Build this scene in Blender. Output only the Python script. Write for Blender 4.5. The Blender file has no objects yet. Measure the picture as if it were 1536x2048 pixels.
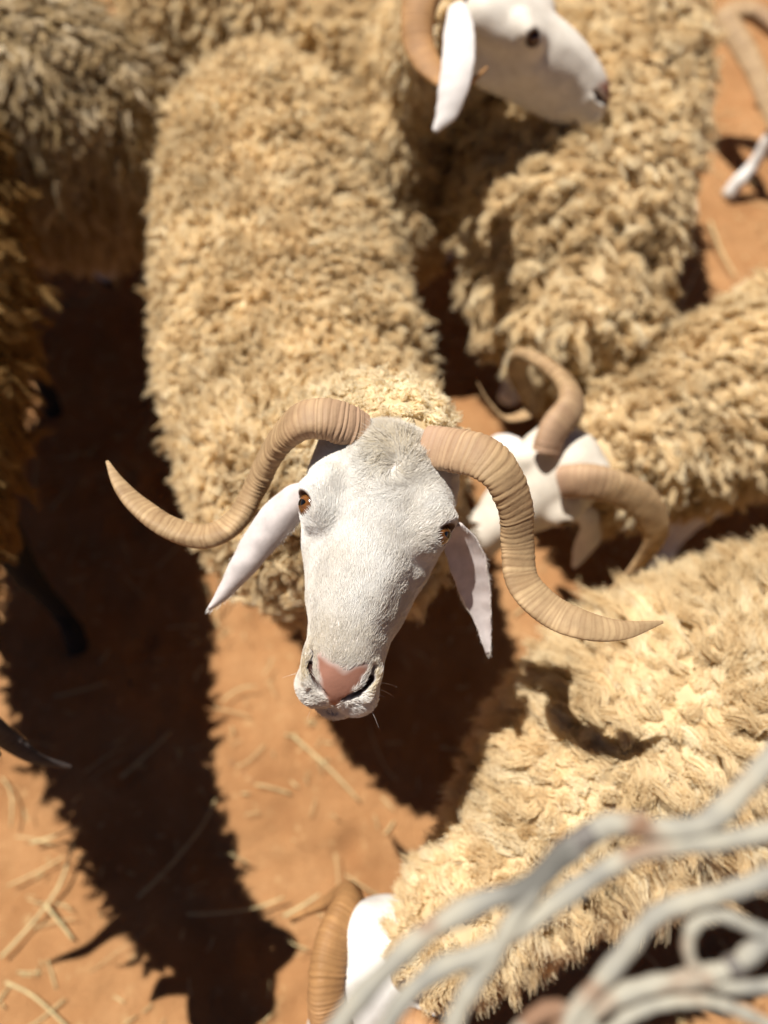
import bpy, math
import numpy as np

# ------------------------------------------------------------------ camera, sky, sun, exposure
CAM_H, PITCH, FPX = 1.6, 60.0, 1507.0          # metres, degrees below the horizon, focal length in photo pixels
_s, _c = math.sin(math.radians(PITCH)), math.cos(math.radians(PITCH))
CAM = np.array([0.0, 0.0, CAM_H])
AX, AU, AW = np.array([1.0, 0, 0]), np.array([0, _s, _c]), np.array([0, -_c, _s])   # right, up, towards the lens

sc = bpy.context.scene
col = sc.collection
cd = bpy.data.cameras.new('camera')
cam = bpy.data.objects.new('camera', cd)
col.objects.link(cam)
cam.location = CAM
cam.rotation_euler = (math.radians(90 - PITCH), 0, 0)
cd.sensor_fit = 'HORIZONTAL'
cd.sensor_width = 36.0
cd.lens = 36.0 * FPX / 1536.0
cd.clip_start = 0.02
cd.clip_end = 500
cd.dof.use_dof = True
cd.dof.focus_distance = 0.675
cd.dof.aperture_fstop = 2.7
sc.camera = cam

SUN = np.array([-0.31, 0.25, 1.0])
SUN /= np.linalg.norm(SUN)
el = math.asin(SUN[2])
az = math.atan2(SUN[0], SUN[1])
w = bpy.data.worlds.new('World')
sc.world = w
w.use_nodes = True
nt = w.node_tree
sky = nt.nodes.new('ShaderNodeTexSky')
sky.sky_type = 'NISHITA'
sky.sun_disc = False
sky.sun_elevation = el
sky.sun_rotation = az
sky.altitude = 2500
sky.air_density = 0.28
sky.dust_density = 0.1
bg = nt.nodes['Background']
bg.inputs['Strength'].default_value = 0.05
nt.links.new(sky.outputs[0], bg.inputs['Color'])
sl = bpy.data.lights.new('sun', 'SUN')
sl.energy = 5.0
sl.angle = math.radians(0.5)
sl.color = (1.0, 0.95, 0.88)
so = bpy.data.objects.new('sun', sl)
col.objects.link(so)
from mathutils import Vector
so.rotation_euler = Vector(SUN).to_track_quat('Z', 'Y').to_euler()
so.location = (-3, 3, 9)
sc.view_settings.view_transform = 'Standard'
sc.view_settings.look = 'None'
sc.view_settings.exposure = 0.55
sc.view_settings.gamma = 1.0

R = np.random.default_rng(11)


# ------------------------------------------------------------------ helpers
def P(px, py, z=None, d=None):
    """World point seen at a photograph pixel, at a height z or a depth d."""
    v = AX * ((px - 768) / FPX) + AU * ((1024 - py) / FPX) - AW
    if z is not None:
        d = (z - CAM_H) / v[2]
    return CAM + v * d


def unit(v):
    v = np.asarray(v, float)
    return v / np.maximum(np.linalg.norm(v, axis=-1, keepdims=True), 1e-9)


def spline(pts, n):
    """Catmull-Rom through rows of any width, n samples."""
    p = np.asarray(pts, float)
    q = np.vstack([2 * p[0] - p[1], p, 2 * p[-1] - p[-2]])
    u = np.linspace(0, len(p) - 1 - 1e-6, n)
    i = u.astype(int)
    t = (u - i)[:, None]
    a, b, c, d = q[i], q[i + 1], q[i + 2], q[i + 3]
    return .5 * (2 * b + (c - a) * t + (2 * a - 5 * b + 4 * c - d) * t ** 2 + (3 * b - a - 3 * c + d) * t ** 3)


def wob(p, f, seed, n=6):
    """Smooth random 3-vector field made of sine waves."""
    r = np.random.default_rng(seed)
    o = np.zeros((len(p), 3))
    for _ in range(n):
        k = unit(r.normal(size=3)) * f * r.uniform(.6, 1.6) * 2 * math.pi
        o += np.sin((p @ k)[:, None] + r.uniform(0, 6.28, 3)) * r.normal(size=3)
    return o / math.sqrt(n)


def frames(c):
    """Parallel-transport frames along a polyline."""
    t = unit(np.gradient(c, axis=0))
    a = np.cross(t[0], [0, 0, 1.0])
    if np.linalg.norm(a) < .1:
        a = np.cross(t[0], [0, 1.0, 0])
    a = unit(a)
    A = [a]
    for k in range(1, len(c)):
        a = A[-1] - t[k] * (A[-1] @ t[k])
        A.append(unit(a))
    A = np.array(A)
    return t, A, np.cross(t, A)


def link(name, data, mat, parent=None, smooth=True):
    o = bpy.data.objects.new(name, data)
    col.objects.link(o)
    if mat is not None:
        data.materials.append(mat)
    if parent is not None:
        o.parent = parent
        o.matrix_parent_inverse = parent.matrix_world.inverted()
    return o


def mesh_obj(name, V, F, mat, parent=None, attrs=None, smooth=True):
    """V world coordinates; moved so that a child is expressed in its parent's space (parents are unrotated empties)."""
    V = np.asarray(V, float)
    if parent is not None:
        V = V - origin(parent)
    me = bpy.data.meshes.new(name)
    me.from_pydata(V.tolist(), [], F.tolist() if isinstance(F, np.ndarray) else F)
    if smooth:
        me.polygons.foreach_set('use_smooth', [True] * len(me.polygons))
    for k, (typ, arr) in (attrs or {}).items():
        at = me.attributes.new(k, typ, 'POINT')
        at.data.foreach_set('color' if typ == 'FLOAT_COLOR' else 'value', np.ascontiguousarray(arr, np.float32).ravel())
    me.update()
    o = bpy.data.objects.new(name, me)
    col.objects.link(o)
    me.materials.append(mat)
    if parent is not None:
        o.parent = parent
    return o


def origin(o):
    p = np.array(o.location)
    while o.parent is not None:
        o = o.parent
        p = p + np.array(o.location)
    return p


def curves_obj(name, pts, rad, mat, parent, tint=None):
    """pts (N, K, 3) world, rad (N, K): one Curves object of hair strands."""
    N, K, _ = pts.shape
    cu = bpy.data.hair_curves.new(name)
    cu.add_curves([K] * N)
    q = (pts - origin(parent)).astype(np.float32)
    cu.position_data.foreach_set('vector', np.ascontiguousarray(q).ravel())
    a = cu.attributes.new('radius', 'FLOAT', 'POINT')
    a.data.foreach_set('value', np.ascontiguousarray(rad, np.float32).ravel())
    if tint is not None:
        a = cu.attributes.new('tint', 'FLOAT', 'CURVE')
        a.data.foreach_set('value', np.ascontiguousarray(tint, np.float32).ravel())
    cu.materials.append(mat)
    o = bpy.data.objects.new(name, cu)
    col.objects.link(o)
    o.parent = parent
    return o


def thing(name, label, cat, loc, group=None):
    o = bpy.data.objects.new(name, None)
    o.empty_display_size = .05
    col.objects.link(o)
    o.location = [float(v) for v in loc]
    o['label'] = label
    o['category'] = cat
    if group:
        o['group'] = group
    return o


def tube(c, r, seg=10, caps=True):
    c = np.asarray(c, float)
    t, A, B = frames(c)
    th = np.linspace(0, 2 * math.pi, seg, endpoint=False)
    r = np.broadcast_to(np.asarray(r, float), (len(c),))
    V = c[:, None] + r[:, None, None] * (np.cos(th)[None, :, None] * A[:, None] + np.sin(th)[None, :, None] * B[:, None])
    return loft(V, caps)


def loft(V, caps=True):
    n, s, _ = V.shape
    i = np.arange(n - 1)[:, None] * s
    j = np.arange(s)[None]
    k = (j + 1) % s
    F = np.stack([i + j, i + k, i + s + k, i + s + j], -1).reshape(-1, 4).tolist()
    V = V.reshape(-1, 3)
    if caps:
        m = len(V)
        V = np.vstack([V, V[:s].mean(0), V[-s:].mean(0)])
        for a in range(s):
            b = (a + 1) % s
            F.append([m, b, a])
            F.append([m + 1, (n - 1) * s + a, (n - 1) * s + b])
    return V, F


# ------------------------------------------------------------------ implicit surfaces
def smin(a, b, k):
    h = np.maximum(k - np.abs(a - b), 0) / k
    return np.minimum(a, b) - h * h * k * .25


def smax(a, b, k):
    return -smin(-a, -b, k)


def ell(p, c, r, M=None):
    q = p - np.asarray(c, p.dtype)
    if M is not None:
        q = q @ np.asarray(M, p.dtype).T
    r = np.asarray(r, p.dtype)
    k0 = np.sqrt(((q / r) ** 2).sum(-1))
    k1 = np.sqrt(((q / (r * r)) ** 2).sum(-1))
    return k0 * (k0 - 1) / np.maximum(k1, 1e-6)


def cap(p, a, b, ra, rb):
    a = np.asarray(a, p.dtype)
    ab = np.asarray(b, p.dtype) - a
    t = np.clip(((p - a) @ ab) / (ab @ ab), 0, 1)
    return np.sqrt(((p - a - t[..., None] * ab) ** 2).sum(-1)) - (ra + t * (rb - ra))


def polygonize(fn, lo, hi, h):
    """Naive surface nets of fn(p) < 0."""
    lo, hi = np.asarray(lo, float), np.asarray(hi, float)
    n = np.ceil((hi - lo) / h).astype(int) + 1
    g = [lo[a] + h * np.arange(n[a]) for a in range(3)]
    D = np.empty(n, np.float32)
    for x0 in range(0, n[0], 16):
        x1 = min(n[0], x0 + 16)
        G = np.stack(np.meshgrid(g[0][x0:x1], g[1], g[2], indexing='ij'), -1).astype(np.float32)
        D[x0:x1] = fn(G.reshape(-1, 3)).reshape(G.shape[:3])
    I = D < 0
    c = [I[dx:n[0] - 1 + dx, dy:n[1] - 1 + dy, dz:n[2] - 1 + dz] for dx in (0, 1) for dy in (0, 1) for dz in (0, 1)]
    s = sum(x.astype(np.int8) for x in c)
    act = np.argwhere((s > 0) & (s < 8))
    idx = -np.ones(s.shape, np.int64)
    idx[tuple(act.T)] = np.arange(len(act))
    acc = np.zeros((len(act), 3))
    cnt = np.zeros(len(act))
    cor = [np.array(x) for x in [(0, 0, 0), (0, 0, 1), (0, 1, 0), (0, 1, 1), (1, 0, 0), (1, 0, 1), (1, 1, 0), (1, 1, 1)]]
    for a in range(8):
        for b in range(a + 1, 8):
            if np.abs(cor[a] - cor[b]).sum() != 1:
                continue
            da = D[tuple((act + cor[a]).T)].astype(float)
            db = D[tuple((act + cor[b]).T)].astype(float)
            m = (da < 0) != (db < 0)
            t = np.where(m, da / np.where(m, da - db, 1), 0)
            acc += np.where(m[:, None], cor[a] + t[:, None] * (cor[b] - cor[a]), 0)
            cnt += m
    V = lo + h * (act + acc / cnt[:, None])
    Q = []
    for ax in range(3):
        u, v = (ax + 1) % 3, (ax + 2) % 3
        sl0 = [slice(None)] * 3
        sl1 = [slice(None)] * 3
        sl0[ax] = slice(0, -1)
        sl1[ax] = slice(1, None)
        e = np.argwhere(I[tuple(sl0)] != I[tuple(sl1)])
        e = e[(e[:, u] > 0) & (e[:, v] > 0) & (e[:, u] < n[u] - 1) & (e[:, v] < n[v] - 1)]
        du = np.zeros(3, int); du[u] = 1
        dv = np.zeros(3, int); dv[v] = 1
        q = np.stack([idx[tuple((e - du - dv).T)], idx[tuple((e - dv).T)], idx[tuple(e.T)], idx[tuple((e - du).T)]], -1)
        fl = I[tuple(e.T)]
        q[~fl] = q[~fl][:, ::-1]
        Q.append(q)
    return V, np.concatenate(Q)


def relax(V, F, it=2, lam=.5):
    e = np.concatenate([F[:, [a, (a + 1) % 4]] for a in range(4)])
    e = np.concatenate([e, e[:, ::-1]])
    cnt = np.bincount(e[:, 0], minlength=len(V))[:, None]
    for k in range(it):
        for l in (lam, -lam * 1.03):
            S = np.stack([np.bincount(e[:, 0], V[e[:, 1], a], len(V)) for a in range(3)], 1)
            V = V + l * (S / np.maximum(cnt, 1) - V)
    return V


def vnormals(V, F):
    n = np.cross(V[F[:, 2]] - V[F[:, 0]], V[F[:, 3]] - V[F[:, 1]])
    N = np.stack([sum(np.bincount(F[:, k], n[:, a], len(V)) for k in range(4)) for a in range(3)], 1)
    return unit(N)


def scatter(V, F, N, wgt, spacing, rs, over=4):
    """Roughly even points on a quad mesh where wgt > 0.5: positions and normals."""
    a, b, c, d = (V[F[:, k]] for k in range(4))
    ar = .5 * np.linalg.norm(np.cross(c - a, d - b), axis=1) * (wgt[F].mean(1) > .5)
    n = int(ar.sum() / spacing ** 2 * over)
    if n == 0:
        return np.zeros((0, 3)), np.zeros((0, 3))
    f = rs.choice(len(F), n, p=ar / ar.sum())
    u, v = rs.random((2, n, 1))
    def mix(X):
        return (X[F[f, 0]] * (1 - u) + X[F[f, 1]] * u) * (1 - v) + (X[F[f, 3]] * (1 - u) + X[F[f, 2]] * u) * v
    p, nn = mix(V), unit(mix(N))
    if over > 1:
        key = np.floor(p / spacing).astype(np.int64)
        _, i = np.unique(key @ np.array([1, 100003, 10000600009]), return_index=True)
        p, nn = p[i], nn[i]
    return p, nn


# ------------------------------------------------------------------ materials
def new_mat(name):
    m = bpy.data.materials.new(name)
    m.use_nodes = True
    t = m.node_tree
    return m, t, t.nodes['Principled BSDF'], t.nodes['Material Output']


def node(t, kind, **kw):
    n = t.nodes.new(kind)
    for k, v in kw.items():
        if k in n.inputs:
            n.inputs[k].default_value = v
        else:
            setattr(n, k, v)
    return n


def ramp(t, fac, stops):
    r = t.nodes.new('ShaderNodeValToRGB')
    e = r.color_ramp.elements
    while len(e) < len(stops):
        e.new(.5)
    for x, (p, c_) in zip(e, stops):
        x.position = p
        x.color = (*c_, 1)
    t.links.new(fac, r.inputs[0])
    return r.outputs[0]


def mix(t, fac, a, b, mode='MIX'):
    m = t.nodes.new('ShaderNodeMix')
    m.data_type = 'RGBA'
    m.blend_type = mode
    for s, v in ((m.inputs[0], fac), (m.inputs[6], a), (m.inputs[7], b)):
        if hasattr(v, 'links') or hasattr(v, 'is_linked'):
            t.links.new(v, s)
        elif isinstance(v, (tuple, list)):
            s.default_value = (*v, 1)
        else:
            s.default_value = v
    return m.outputs[2]


def wool_mat(name, dark, mid, pale, trans=.25):
    m, t, p, out = new_mat(name)
    at = node(t, 'ShaderNodeAttribute', attribute_name='tint')
    c0 = ramp(t, at.outputs['Fac'], [(0, dark), (.5, mid), (1, pale)])
    geo = t.nodes.new('ShaderNodeTexCoord')
    nz = node(t, 'ShaderNodeTexNoise', Scale=9.0, Detail=3.0)
    t.links.new(geo.outputs['Object'], nz.inputs['Vector'])
    v = ramp(t, nz.outputs[0], [(.32, (.74, .69, .62)), (.62, (1.0, 1.0, 1.0))])
    c1 = mix(t, 1.0, c0, v, 'MULTIPLY')
    d = t.nodes.new('ShaderNodeBsdfDiffuse')
    tr = t.nodes.new('ShaderNodeBsdfTranslucent')
    t.links.new(c1, d.inputs[0])
    t.links.new(c1, tr.inputs[0])
    mx = t.nodes.new('ShaderNodeMixShader')
    mx.inputs[0].default_value = trans
    t.links.new(d.outputs[0], mx.inputs[1])
    t.links.new(tr.outputs[0], mx.inputs[2])
    t.links.new(mx.outputs[0], out.inputs['Surface'])
    return m


def body_mat(name):
    m, t, p, out = new_mat(name)
    at = node(t, 'ShaderNodeAttribute', attribute_name='tint')
    tc = t.nodes.new('ShaderNodeTexCoord')
    nz = node(t, 'ShaderNodeTexNoise', Scale=60.0, Detail=5.0)
    t.links.new(tc.outputs['Object'], nz.inputs['Vector'])
    v = ramp(t, nz.outputs[0], [(.3, (.86, .84, .82)), (.7, (1, 1, 1))])
    t.links.new(mix(t, 1.0, at.outputs['Color'], v, 'MULTIPLY'), p.inputs['Base Color'])
    p.inputs['Roughness'].default_value = .75
    p.inputs['Specular IOR Level'].default_value = .2
    n2 = node(t, 'ShaderNodeTexNoise', Scale=350.0, Detail=3.0)
    t.links.new(tc.outputs['Object'], n2.inputs['Vector'])
    b = node(t, 'ShaderNodeBump', Strength=.10, Distance=.002)
    t.links.new(n2.outputs[0], b.inputs['Height'])
    t.links.new(b.outputs[0], p.inputs['Normal'])
    return m


def horn_mat(name, lo, hi, pink):
    m, t, p, out = new_mat(name)
    ring = node(t, 'ShaderNodeAttribute', attribute_name='ring')
    along = node(t, 'ShaderNodeAttribute', attribute_name='along')
    tc = t.nodes.new('ShaderNodeTexCoord')
    nz = node(t, 'ShaderNodeTexNoise', Scale=45.0, Detail=5.0)
    t.links.new(tc.outputs['Object'], nz.inputs['Vector'])
    c0 = mix(t, ring.outputs['Fac'], lo, hi)
    c1 = mix(t, ramp(t, nz.outputs[0], [(.35, (0, 0, 0)), (.7, (.5, .5, .5))]), c0, tuple(x * .55 for x in lo))
    n3 = node(t, 'ShaderNodeTexNoise', Scale=13.0, Detail=6.0, Roughness=.7)
    t.links.new(tc.outputs['Object'], n3.inputs['Vector'])
    c1 = mix(t, ramp(t, n3.outputs[0], [(.40, (0, 0, 0)), (.62, (.55,) * 3)]), c1, tuple(x * .62 for x in hi))
    c2 = mix(t, ramp(t, along.outputs['Fac'], [(0, (.8,) * 3), (.10, (.35,) * 3), (.22, (0, 0, 0))]), c1, pink)
    t.links.new(c2, p.inputs['Base Color'])
    p.inputs['Roughness'].default_value = .62
    p.inputs['Specular IOR Level'].default_value = .25
    n2 = node(t, 'ShaderNodeTexNoise', Scale=240.0, Detail=4.0)
    t.links.new(tc.outputs['Object'], n2.inputs['Vector'])
    b = node(t, 'ShaderNodeBump', Strength=.3, Distance=.0015)
    t.links.new(n2.outputs[0], b.inputs['Height'])
    t.links.new(b.outputs[0], p.inputs['Normal'])
    return m


def plain_mat(name, colr, rough=.6, spec=.3, var=.2, scale=30.0, coat=0.0, bump=.2):
    m, t, p, out = new_mat(name)
    tc = t.nodes.new('ShaderNodeTexCoord')
    nz = node(t, 'ShaderNodeTexNoise', Scale=scale, Detail=5.0)
    t.links.new(tc.outputs['Object'], nz.inputs['Vector'])
    c0 = ramp(t, nz.outputs[0], [(.3, tuple(x * (1 - var) for x in colr)), (.7, colr)])
    t.links.new(c0, p.inputs['Base Color'])
    p.inputs['Roughness'].default_value = rough
    p.inputs['Specular IOR Level'].default_value = spec
    p.inputs['Coat Weight'].default_value = coat
    if bump:
        b = node(t, 'ShaderNodeBump', Strength=bump, Distance=.002)
        t.links.new(nz.outputs[0], b.inputs['Height'])
        t.links.new(b.outputs[0], p.inputs['Normal'])
    return m


M_body = body_mat('hide')
M_wool = wool_mat('fleece_wool', (.72, .54, .30), (.92, .77, .50), (.97, .89, .68), .42)
M_wool_grey = wool_mat('greyish_long_wool', (.40, .29, .14), (.66, .52, .31), (.94, .86, .68), .3)
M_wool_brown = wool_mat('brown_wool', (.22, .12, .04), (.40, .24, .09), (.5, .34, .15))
M_fur = wool_mat('white_face_hair', (.84, .76, .58), (.86, .845, .80), (.88, .875, .86), .3)
M_horn = horn_mat('ridged_horn', (.24, .135, .065), (.55, .38, .205), (.44, .28, .19))
M_horn_dark = horn_mat('dark_horn', (.06, .05, .045), (.10, .08, .075), (.08, .065, .06))
M_horn_brown = horn_mat('brown_horn', (.30, .15, .06), (.46, .25, .10), (.42, .24, .13))
M_ear = plain_mat('ear_hide', (.64, .575, .55), .85, .1, .25, 70)
M_ear_pale = plain_mat('pale_ear_hide', (.76, .71, .67), .85, .1, .15, 40)
M_ear_dark = plain_mat('dark_ear_hide', (.05, .04, .035), .8, .15, .2, 40)
M_eye = plain_mat('amber_iris', (.20, .075, .018), .12, .5, .6, 260, .6, 0)
M_pupil = plain_mat('black_pupil', (.006, .005, .004), .1, .5, .1, 30, .6, 0)

WHITE, PINK, DARKLID = np.array([.76, .74, .70]), np.array([.34, .165, .115]), np.array([.10, .055, .035])
SKIN_WOOL, BLACK = np.array([.60, .46, .27]), np.array([.018, .016, .015])


# ------------------------------------------------------------------ head (local: x animal's left, y to the poll, z out of the face)
def face_w(y):
    """Width factor of the face: the lower half narrows to the muzzle."""
    return np.interp(y, [-.20, -.165, -.13, -.08, -.02, .02, .13], [.88, .97, .95, .94, .97, .99, .98])


SLIT = ((.0085, -.1695, -.0265), (.0290, -.1370, -.0205))      # nostril: comma from the foot of the pad up and out
WEDGE = ((.0150, -.1650, -.0250), (.0285, -.1470, -.0240))


def head_sdf(p):
    p = p.copy()
    p[:, 0] /= face_w(p[:, 1]).astype(p.dtype)
    ax = np.abs(p[:, 0:1])
    q = np.concatenate([ax, p[:, 1:]], 1)
    f32 = p.dtype
    d = ell(p, (0, .040, -.062), (.066, .066, .062))
    d = smin(d, ell(p, (0, .040, -.046), (.0665, .058, .044)), .02)
    # bridge of the nose, convex, narrowing
    d = smin(d, ell(p, (0, -.030, -.042), (.049, .075, .047)), .03)
    d = smin(d, ell(p, (0, -.085, -.038), (.039, .070, .045)), .025)
    d = smin(d, ell(p, (0, -.130, -.045), (.035, .040, .038)), .02)
    # cheeks and lower jaw
    d = smin(d, cap(q, (.030, .010, -.100), (.016, -.110, -.082), .036, .022), .03)
    d = smin(d, cap(p, (0, -.05, -.098), (0, -.150, -.074), .024, .017), .03)
    d = smin(d, cap(q, (.043, -.020, -.060), (.028, -.075, -.058), .020, .016), .03)
    # muzzle, nose pad, lips, chin
    d = smin(d, ell(p, (0, -.146, -.048), (.0365, .028, .031)), .016)
    d = smin(d, ell(p, (0, -.155, -.040), (.0200, .0190, .0210)), .006)
    d = smin(d, ell(q, (.0195, -.162, -.056), (.0205, .0200, .0245)), .006)
    d = smin(d, ell(p, (0, -.168, -.076), (.025, .0205, .0165)), .005)
    # alar fold over the nostril
    d = smin(d, cap(q, (.0270, -.162, -.0300), (.0340, -.138, -.0280), .0050, .0042), .005)
    # orbits and brows
    d = smin(d, ell(q, (.0525, .002, -.024), (.0215, .028, .0245)), .016)
    d = smin(d, cap(q, (.050, .035, -.045), (.046, -.035, -.050), .020, .012), .02)
    d = smin(d, cap(q, (.050, .024, -.012), (.066, .010, -.012), .012, .009), .014)
    # upper lid fold
    d = smin(d, cap(q, (.061, .0100, -.0035), (.0725, .0070, -.0140), .0034, .0034), .004)
    # horn bosses
    d = smin(d, ell(q, (.046, .070, -.048), (.023, .026, .028)), .02)
    # groove below the inner corner of the eye, hollow of the cheek
    d = smax(d, -cap(q, (.0600, -.022, -.0060), (.0510, -.058, -.0060), .0028, .0016), .006)
    d = smax(d, -cap(q, (.046, -.070, .002), (.040, -.125, -.002), .006, .004), .020)
    # eye opening
    d = smax(d, -ell(q, (.0715, -.003, -.0095), (.0100, .0092, .0088)), .004)
    # nostrils
    d = smax(d, -cap(q, *SLIT, .0022, .0034), .0025)
    d = smax(d, -cap(q, *WEDGE, .0028, .0040), .003)
    # philtrum and mouth
    d = smax(d, -cap(p, (0, -.1740, -.044), (0, -.1880, -.062), .0014, .0026), .004)
    d = smax(d, -cap(q, (0, -.1860, -.0680), (.034, -.146, -.0745), .0030, .0020), .003)
    return d.astype(f32)


def head_basis(E, m, f):
    """E between the eyes, m towards the muzzle, f out of the face (world)."""
    y = -unit(m)
    z = unit(np.asarray(f, float) - y * (np.asarray(f, float) @ y))
    x = np.cross(y, z)
    return np.asarray(E, float), np.stack([x, y, z], 1)     # columns


def build_head(h, bend=0.0):
    V, F = polygonize(head_sdf, (-.10, -.20, -.16), (.10, .13, .03), h)
    V = relax(V, F, 2)
    return V, F


def head_tint(V, N, white=WHITE):
    c = np.tile(white, (len(V), 1))
    y, z = V[:, 1], V[:, 2]
    x = np.abs(V[:, 0]) / face_w(y)
    Q = np.stack([x, y, z], 1)
    # bare pink pad between the nostrils, a rounded wedge
    half = np.interp(-y, [.118, .128, .145, .166, .176], [.0285, .0290, .0235, .0125, .0050]) + .0012 * wob(V, 70, 71)[:, 0]
    top = -.143 + .40 * (x - .003).clip(0) + 0.0016 * wob(V, 60, 77)[:, 0]
    pad = np.clip((half - x) / .006 + .5, 0, 1) * np.clip((top - y) / .009 + .5, 0, 1) * np.clip((z + .058) / .008, 0, 1)
    c = c + pad[:, None] * (PINK * (1 + .10 * wob(V, 60, 31)[:, :1]) - c)
    e = np.sqrt((x - .0700) ** 2 + (y + .003) ** 2 + (z + .011) ** 2)
    lid = np.clip((.0140 - e) / .0025, 0, 1)
    c = c + lid[:, None] * (DARKLID - c)
    nos = np.clip(.7 - np.minimum(cap(Q, *SLIT, .0018, .0030), cap(Q, *WEDGE, .0032, .0046)) / .0020, 0, 1)
    c = c + nos[:, None] * (np.array([.05, .022, .016]) - c)
    mouth = np.clip(1 - cap(Q, (0, -.186, -.0680), (.034, -.146, -.0745), .0022, .0018) / .003, 0, 1)
    c = c + (.8 * mouth)[:, None] * (np.array([.14, .08, .06]) - c)
    bare = np.clip(pad * .50 + lid * 1.5 + nos + mouth * .6, 0, 1)
    return c, bare


# ------------------------------------------------------------------ horns, ears, eyes
def horn(parent, pts, rad, mat, pitch=.0048, flat=.50, seed=1, roll=(.3, .2, 0), depth=.055):
    """Flattened, edged, ringed horn. roll turns the broad side about the axis, base to tip."""
    c = spline(pts, 80)
    L = np.linalg.norm(np.diff(c, axis=0), axis=1).sum()
    rows = int(min(620, L / pitch * 6))
    c = spline(pts, rows)
    s = np.concatenate([[0], np.cumsum(np.linalg.norm(np.diff(c, axis=0), axis=1))])
    u = s / s[-1]
    r = np.interp(u, np.linspace(0, 1, len(rad)), rad)
    t, A, B = frames(c)
    a0 = unit(np.cross(t[0], AW))                     # start with the broad side across the lens axis
    ang0 = math.atan2(a0 @ B[0], a0 @ A[0])
    rl = ang0 + np.interp(u, np.linspace(0, 1, len(roll)), roll)
    A, B = A * np.cos(rl)[:, None] + B * np.sin(rl)[:, None], B * np.cos(rl)[:, None] - A * np.sin(rl)[:, None]
    seg = 36
    th = np.linspace(0, 2 * math.pi, seg, endpoint=False)[None]
    rs = np.random.default_rng(seed)
    nr = int(L / pitch * 1.6) + 4
    edge = np.cumsum(pitch * rs.uniform(.45, 1.6, nr))
    cnt = np.interp(s, np.concatenate([[0], edge]), np.arange(nr + 1))
    ph = cnt[:, None] + .20 * np.sin(th + .4) + .10 * np.sin(s[:, None] * 90 + 2 * th) + .10 * np.sin(3 * th + 50 * s[:, None])
    ki = np.clip(np.floor(ph).astype(int), 0, nr)
    fr = ph - np.floor(ph)
    dep = rs.uniform(.15, 1.3, nr + 1) * np.where(rs.random(nr + 1) < .18, 1.8, 1)
    amp = dep[ki]
    ring = np.sin(math.pi * fr) ** .55
    fine = .5 + .5 * np.sin(ph * 17 + 2 * np.sin(th * 2))
    fade = np.clip((1 - u) / .65, .12, 1)[:, None]
    rr = 1 + depth * (ring - .5) * amp * fade + .012 * (fine - .5) + .018 * np.sin(2 * th + s[:, None] * 60 + seed) + .012 * np.sin(5 * th + s[:, None] * 130)
    ct, sn = np.cos(th), np.sin(th)
    a = np.sign(ct) * np.abs(ct) ** .92 * rr
    b = np.sign(sn) * np.abs(sn) ** .85 * (1 - .30 * ct) * rr * np.interp(u, [0, .25, 1], [min(1, flat * 1.35), flat, flat * .85])[:, None]
    V = c[:, None] + r[:, None, None] * (a[..., None] * A[:, None] + b[..., None] * B[:, None])
    V, F = loft(V)
    z2 = np.zeros(2)
    return mesh_obj('horn', V, F, mat, parent, {
        'ring': ('FLOAT', np.concatenate([np.clip((.10 + .90 * ring) * rs.uniform(.35, 1.0, nr + 1)[ki] * (.85 + .15 * fine) + .22 * u[:, None], 0, 1).ravel(), z2])),
        'along': ('FLOAT', np.concatenate([np.broadcast_to(u[:, None], ring.shape).ravel(), [0, 1]]))})


def ear(parent, pts, width, normal, mat, cup=.35, thick=.0035, rows=40):
    """Leaf-shaped folded ear along pts; normal is the outward face."""
    c = spline(pts, rows)
    t = unit(np.gradient(c, axis=0))
    nn = np.asarray(normal, float)
    if nn.ndim == 1:
        nn = np.tile(nn, (rows, 1))
    else:
        nn = spline(nn, rows)
    side = unit(np.cross(t, nn))
    nn = np.cross(side, t)
    wd = np.interp(np.linspace(0, 1, rows), np.linspace(0, 1, len(width)), width)
    th = np.linspace(0, 2 * math.pi, 28, endpoint=False)
    x = np.cos(th)
    y = np.sin(th)
    V = c[:, None] + wd[:, None, None] * x[None, :, None] * side[:, None] \
        + (thick * y[None] * (.5 + wd[:, None] / .03) - cup * wd[:, None] * (np.abs(x) ** 1.7)[None])[..., None] * nn[:, None]
    V += .0006 * wob(V.reshape(-1, 3), 30, 5).reshape(V.shape)
    V, F = loft(V)
    o = mesh_obj('ear', V, F, mat, parent)
    return V, F, t[len(t) // 2]


def ball(c, r, n=24):
    u = np.linspace(0, math.pi, n)
    v = np.linspace(0, 2 * math.pi, 2 * n, endpoint=False)
    V = np.stack([np.sin(u)[:, None] * np.cos(v), np.sin(u)[:, None] * np.sin(v), np.repeat(np.cos(u)[:, None], 2 * n, 1)], -1)
    return V[1:-1] * np.asarray(r) + 0, None


def eye(parent, E, B, side):
    c = np.array([side * .0600, -.003, -.0175])
    S, _ = ball(None, 1)
    V, F = loft(S * .0138 + c)
    o = mesh_obj('eye', E + V @ B.T, F, M_eye, parent)
    out = unit(np.array([side * .80, -.05, .62]))
    a = unit(np.cross([0, 1.0, 0], out))
    b = np.cross(out, a)
    th = np.linspace(0, 2 * math.pi, 24, endpoint=False)
    rings = []
    for k in np.linspace(0.02, 1, 6):
        q = unit(out[None] + (.52 * k) * np.cos(th)[:, None] * a + .23 * k * np.sin(th)[:, None] * b * (1 - .2 * np.cos(th)[:, None] ** 2))
        rings.append(c + q * .01405)
    V, F = loft(np.array(rings), caps=False)
    mesh_obj('pupil', E + V @ B.T, F, M_pupil, o)
    return o


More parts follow.
